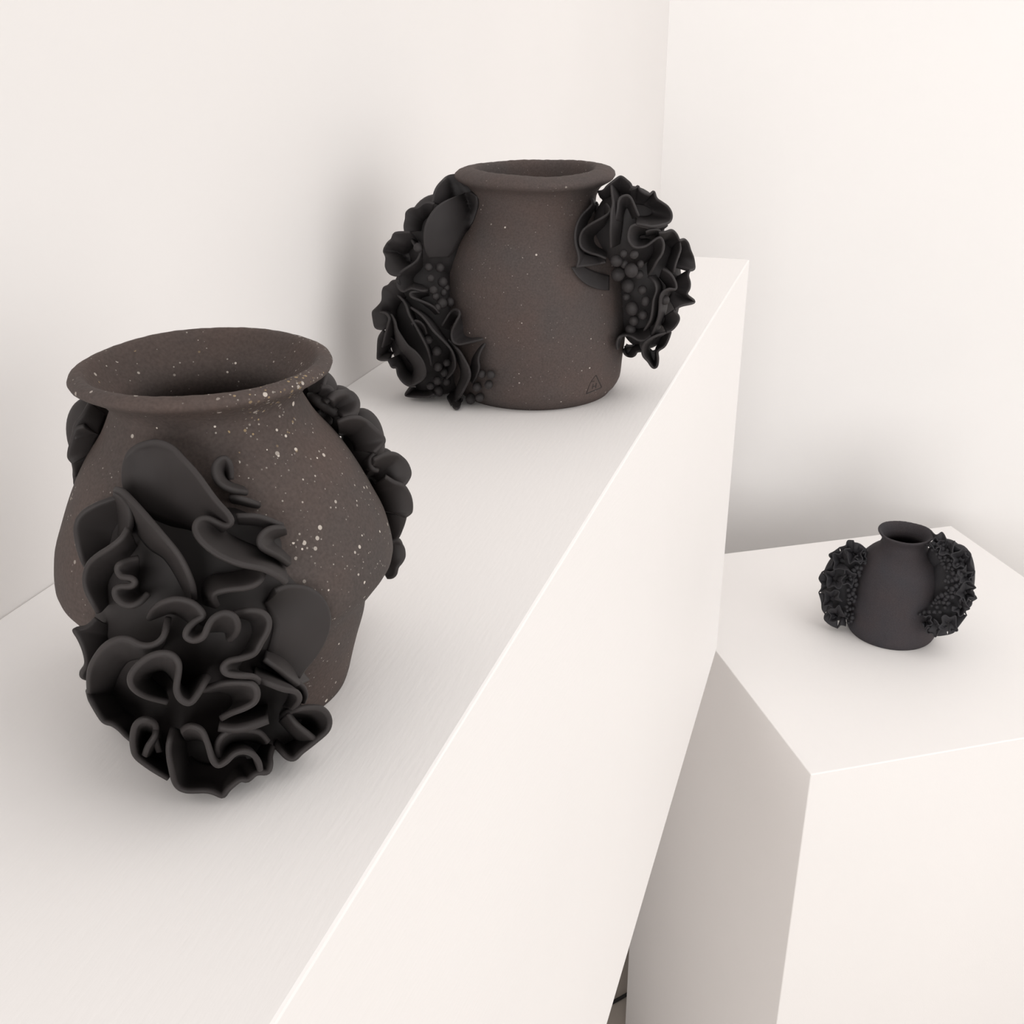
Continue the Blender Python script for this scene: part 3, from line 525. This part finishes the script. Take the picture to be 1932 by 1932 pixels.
for x, y, r, e in [(1177, 478, 6.5, 9), (1196, 480, 8, 9), (1163, 492, 10.5, 8), (1208, 498, 6.5, 8), (1191, 510, 12, 10), (1166, 518, 12, 6), (1206, 518, 8, 7), (1185, 539, 11.5, 6), (1212, 547, 8, 6), (1218, 568, 8.5, 6), (1192, 582, 12, 5), (1213, 594, 8.5, 5), (1196, 605, 9, 4), (1255, 566, 8, 8), (1190, 621, 9, 3), (1190, 664, 10, 1), (1178, 498, 7, 7), (1182, 560, 7, 4)]:
    berry(car2, fl2r, O2, M_PET2, x, y, r, e)
# stamped maker's mark: a triangle around an H
def stroke(pts, w, V, F, car, O):
    P = catmull(pts, 14) if len(pts) > 2 else np.linspace(pts[0], pts[1], 14)
    Q = car.hit(P[:, 0], P[:, 1], np.full(len(P), .00012)); r = w/2*.00033
    t = np.gradient(Q, axis=0); t /= np.linalg.norm(t, axis=1, keepdims=True)
    nrm = CAMP-Q; nrm /= np.linalg.norm(nrm, axis=1, keepdims=True); b = np.cross(t, nrm); b /= np.linalg.norm(b, axis=1, keepdims=True)
    o = len(V)
    for q, bb, nn in zip(Q, b, nrm):
        V += [q+bb*r, q+nn*.00016, q-bb*r, q-nn*.0008]
    for i in range(len(Q)-1):
        for j in range(4): a = o+i*4; F.append((a+j, a+(j+1) % 4, a+4+(j+1) % 4, a+4+j))
V, F = [], []
for pts, w in [([(1124.3, 708), (1134.7, 731)], 2.6), ([(1134.7, 731), (1106, 743)], 2.0), ([(1124, 708), (1115, 721), (1106.5, 742)], 1.1), ([(1119.2, 724.5), (1117.4, 734)], 1.6), ([(1125.2, 722.4), (1123.7, 732.4)], 1.6), ([(1118.5, 729.2), (1124.4, 728)], 1.3), ([(1115.3, 720), (1121.8, 719.6)], 1.2)]:
    stroke(pts, w, V, F, Carrier(*V2, ZS, Z2, R2), O2)
tag(mesh_obj('maker_mark', V, F, M_MARK, root2, origin=O2, smooth=False), 'triangular stamp with the letter H')

# --- vase 3 on the plinth: slate grey, tight mouth, many small berries
Z3 = [0, .01, .02, .035, .05, .065, .08, .095, .108, .118, .126]
R3 = [.0530, .0552, .0556, .0549, .0540, .0533, .0524, .0494, .0402, .0295, .0262]
root3 = vase_root('flower_vase', V3, ZP, 'smooth slate-grey vase with narrow mouth and bunches of tiny berries, alone on the plinth')
out = [(.0520, 0), (.0530, .0015)] + [(float(pchip(Z3, R3, z)), float(z)) for z in np.linspace(.004, .124, 46)]
lip = [(.0266, .1275), (.0282, .1310), (.0308, .1345), (.0325, .1368), (.0328, .1380), (.0320, .1388), (.0303, .1384), (.0280, .1360), (.0260, .1325), (.0245, .1290)]
inn = [(max(.02, float(pchip(Z3, R3, z))-.0040), float(z)) for z in np.linspace(.124, .008, 24)] + [(.03, .006), (.004, .0058)]
lathe('body', out+lip+inn, M_BODY3, root3, wob=.002, seed=5, rimwob=.0002, ztop=.1388)
O3 = np.array([*V3, ZP])
m3l = mound(V3, ZP, (1588, 1105), -.012, .026, .028, .052); m3r = mound(V3, ZP, (1795, 1105), -.018, .026, .030, .058); m3b = mound(V3, ZP, (1775, 1160), -.030, .026, .022, .024); m3t = mound(V3, ZP, (1783, 1047), -.012, .021, .024, .022); m3u = mound(V3, ZP, (1610, 1060), -.010, .020, .024, .028)
car3 = Carrier(*V3, ZP, Z3, R3, [m3l, m3r, m3b, m3t, m3u])
fl3l = core_ellipsoid(root3, O3, M_PET3, m3l, .97); fl3r = core_ellipsoid(root3, O3, M_PET3, m3r, .97); core_ellipsoid(fl3r, O3, M_PET3, m3b, .95).name = 'mound'; core_ellipsoid(fl3r, O3, M_PET3, m3t, .95).name = 'mound'; core_ellipsoid(fl3l, O3, M_PET3, m3u, .95).name = 'mound'
def P3(rim, root, fl, **kw): return petal(car3, fl, O3, M_PET3, rim, root=root, **{**dict(th=1.6, er=8, e0=-3, flare=1.1, nt=9), **kw})
def frill(fl, pts, inner, er=8):
    """outer frilled petals along the silhouette of a bunch: one petal per run of outline points"""
    for a, b in zip(range(0, len(pts)-2, 3), range(3, len(pts)+3, 3)):
        run = pts[a:b+1]
        c = np.mean([p[:2] for p in run], 0); d = np.asarray(inner)
        rt = [tuple(np.array(p[:2])*.45 + .55*(c*.55+d*.45)) for p in run]
        P3(run, rt, fl, er=er)
left = [(1636, 1036), (1624, 1027), (1612, 1023), (1610, 1019), (1599, 1019), (1596, 1028), (1584, 1032), (1573, 1040), (1563, 1046), (1571, 1056), (1568, 1066), (1559, 1073), (1550, 1079), (1544, 1092), (1551, 1105), (1544, 1118), (1549, 1136), (1550, 1149), (1556, 1159), (1554, 1168), (1565, 1179), (1580, 1186), (1586, 1180), (1596, 1182)]
right = [(1757, 1002), (1767, 1009), (1778, 1003), (1787, 1019), (1795, 1024), (1812, 1035), (1827, 1038), (1833, 1046), (1832, 1063), (1840, 1077), (1839, 1086), (1829, 1092), (1842, 1109), (1833, 1116), (1844, 1128), (1835, 1135), (1833, 1143), (1822, 1154), (1824, 1162), (1806, 1186), (1800, 1194), (1788, 1198), (1766, 1200), (1750, 1190)]
frill(fl3l, left, (1600, 1105)); frill(fl3r, right, (1785, 1105))
# inner ruffles facing the camera
def ruffle(fl, cx, cy, r, turns=1.0, er=9, seed=0):
    rg = random.Random(seed); n = 11; a0 = rg.uniform(0, 6.28); pts = []
    for i in range(n):
        a = a0 + turns*2*math.pi*i/(n-1)*.8; rr = r*(1+.28*math.sin(i*2.3+seed)); pts.append((cx+rr*math.cos(a), cy+rr*math.sin(a)*1.05, er+rg.uniform(-2, 2)))
    P3(pts, [(cx+.3*(p[0]-cx), cy+.3*(p[1]-cy)) for p in pts], fl)
for i, (x, y, r) in enumerate([(1612, 1045, 17), (1588, 1058, 18), (1575, 1092, 18), (1570, 1130, 17), (1578, 1160, 15), (1600, 1090, 14), (1625, 1052, 10)]): ruffle(fl3l, x, y, r, seed=i)
for i, (x, y, r) in enumerate([(1785, 1032, 16), (1812, 1055, 17), (1822, 1085, 15), (1822, 1118, 16), (1812, 1145, 15), (1790, 1178, 17), (1762, 1185, 14), (1748, 1172, 11), (1766, 1026, 10)]): ruffle(fl3r, x, y, r, seed=20+i)
rb = random.Random(8)
def berries3(fl, path, width, n, e):
    done = []; tries = 0
    while len(done) < n and tries < 4000:
        tries += 1; s = rb.random()*(len(path)-1); i = min(int(s), len(path)-2); f = s-i
        x = path[i][0]+(path[i+1][0]-path[i][0])*f + rb.uniform(-1, 1)*width; y = path[i][1]+(path[i+1][1]-path[i][1])*f
        r = rb.uniform(3.0, 4.6)
        if all(math.hypot(x-q[0], y-q[1]) > (r+q[2])*.82 for q in done):
            done.append((x, y, r)); berry(car3, fl, O3, M_PET3, x, y, r, e+rb.uniform(-1, 2))
berries3(fl3l, [(1626, 1062), (1612, 1088), (1606, 1120), (1602, 1150), (1600, 1176)], 9, 34, 3)
berries3(fl3r, [(1764, 1026), (1786, 1052), (1800, 1085), (1795, 1110), (1778, 1130), (1765, 1152), (1745, 1160)], 15, 64, 4)

# ------------------------------------------------------------------ cable on the floor behind the plinth
cp = catmull([(-0.312, 1.377), (-0.2861, 1.4083), (-0.266, 1.4326), (-0.235, 1.475), (-0.18, 1.56), (-0.10, 1.64), (-0.02, 1.655), (0.3, 1.655)], 60)
V, F, n = [], [], 8
for i, p in enumerate(cp):
    t = cp[min(i+1, 59)]-cp[max(i-1, 0)]; t /= np.linalg.norm(t); b = np.array([-t[1], t[0]])
    for j in range(n):
        a = 2*math.pi*j/n; V.append((p[0]+b[0]*.0034*math.cos(a), p[1]+b[1]*.0034*math.cos(a), .0035+.0034*math.sin(a)))
for i in range(59):
    for j in range(n): F.append((i*n+j, i*n+(j+1) % n, (i+1)*n+(j+1) % n, (i+1)*n+j))
F.append(tuple(range(n))[::-1]); F.append(tuple(59*n+j for j in range(n)))
tag(mesh_obj('cable', V, F, M_CABLE), 'thin black cable lying on the floor behind the plinth', 'cable')
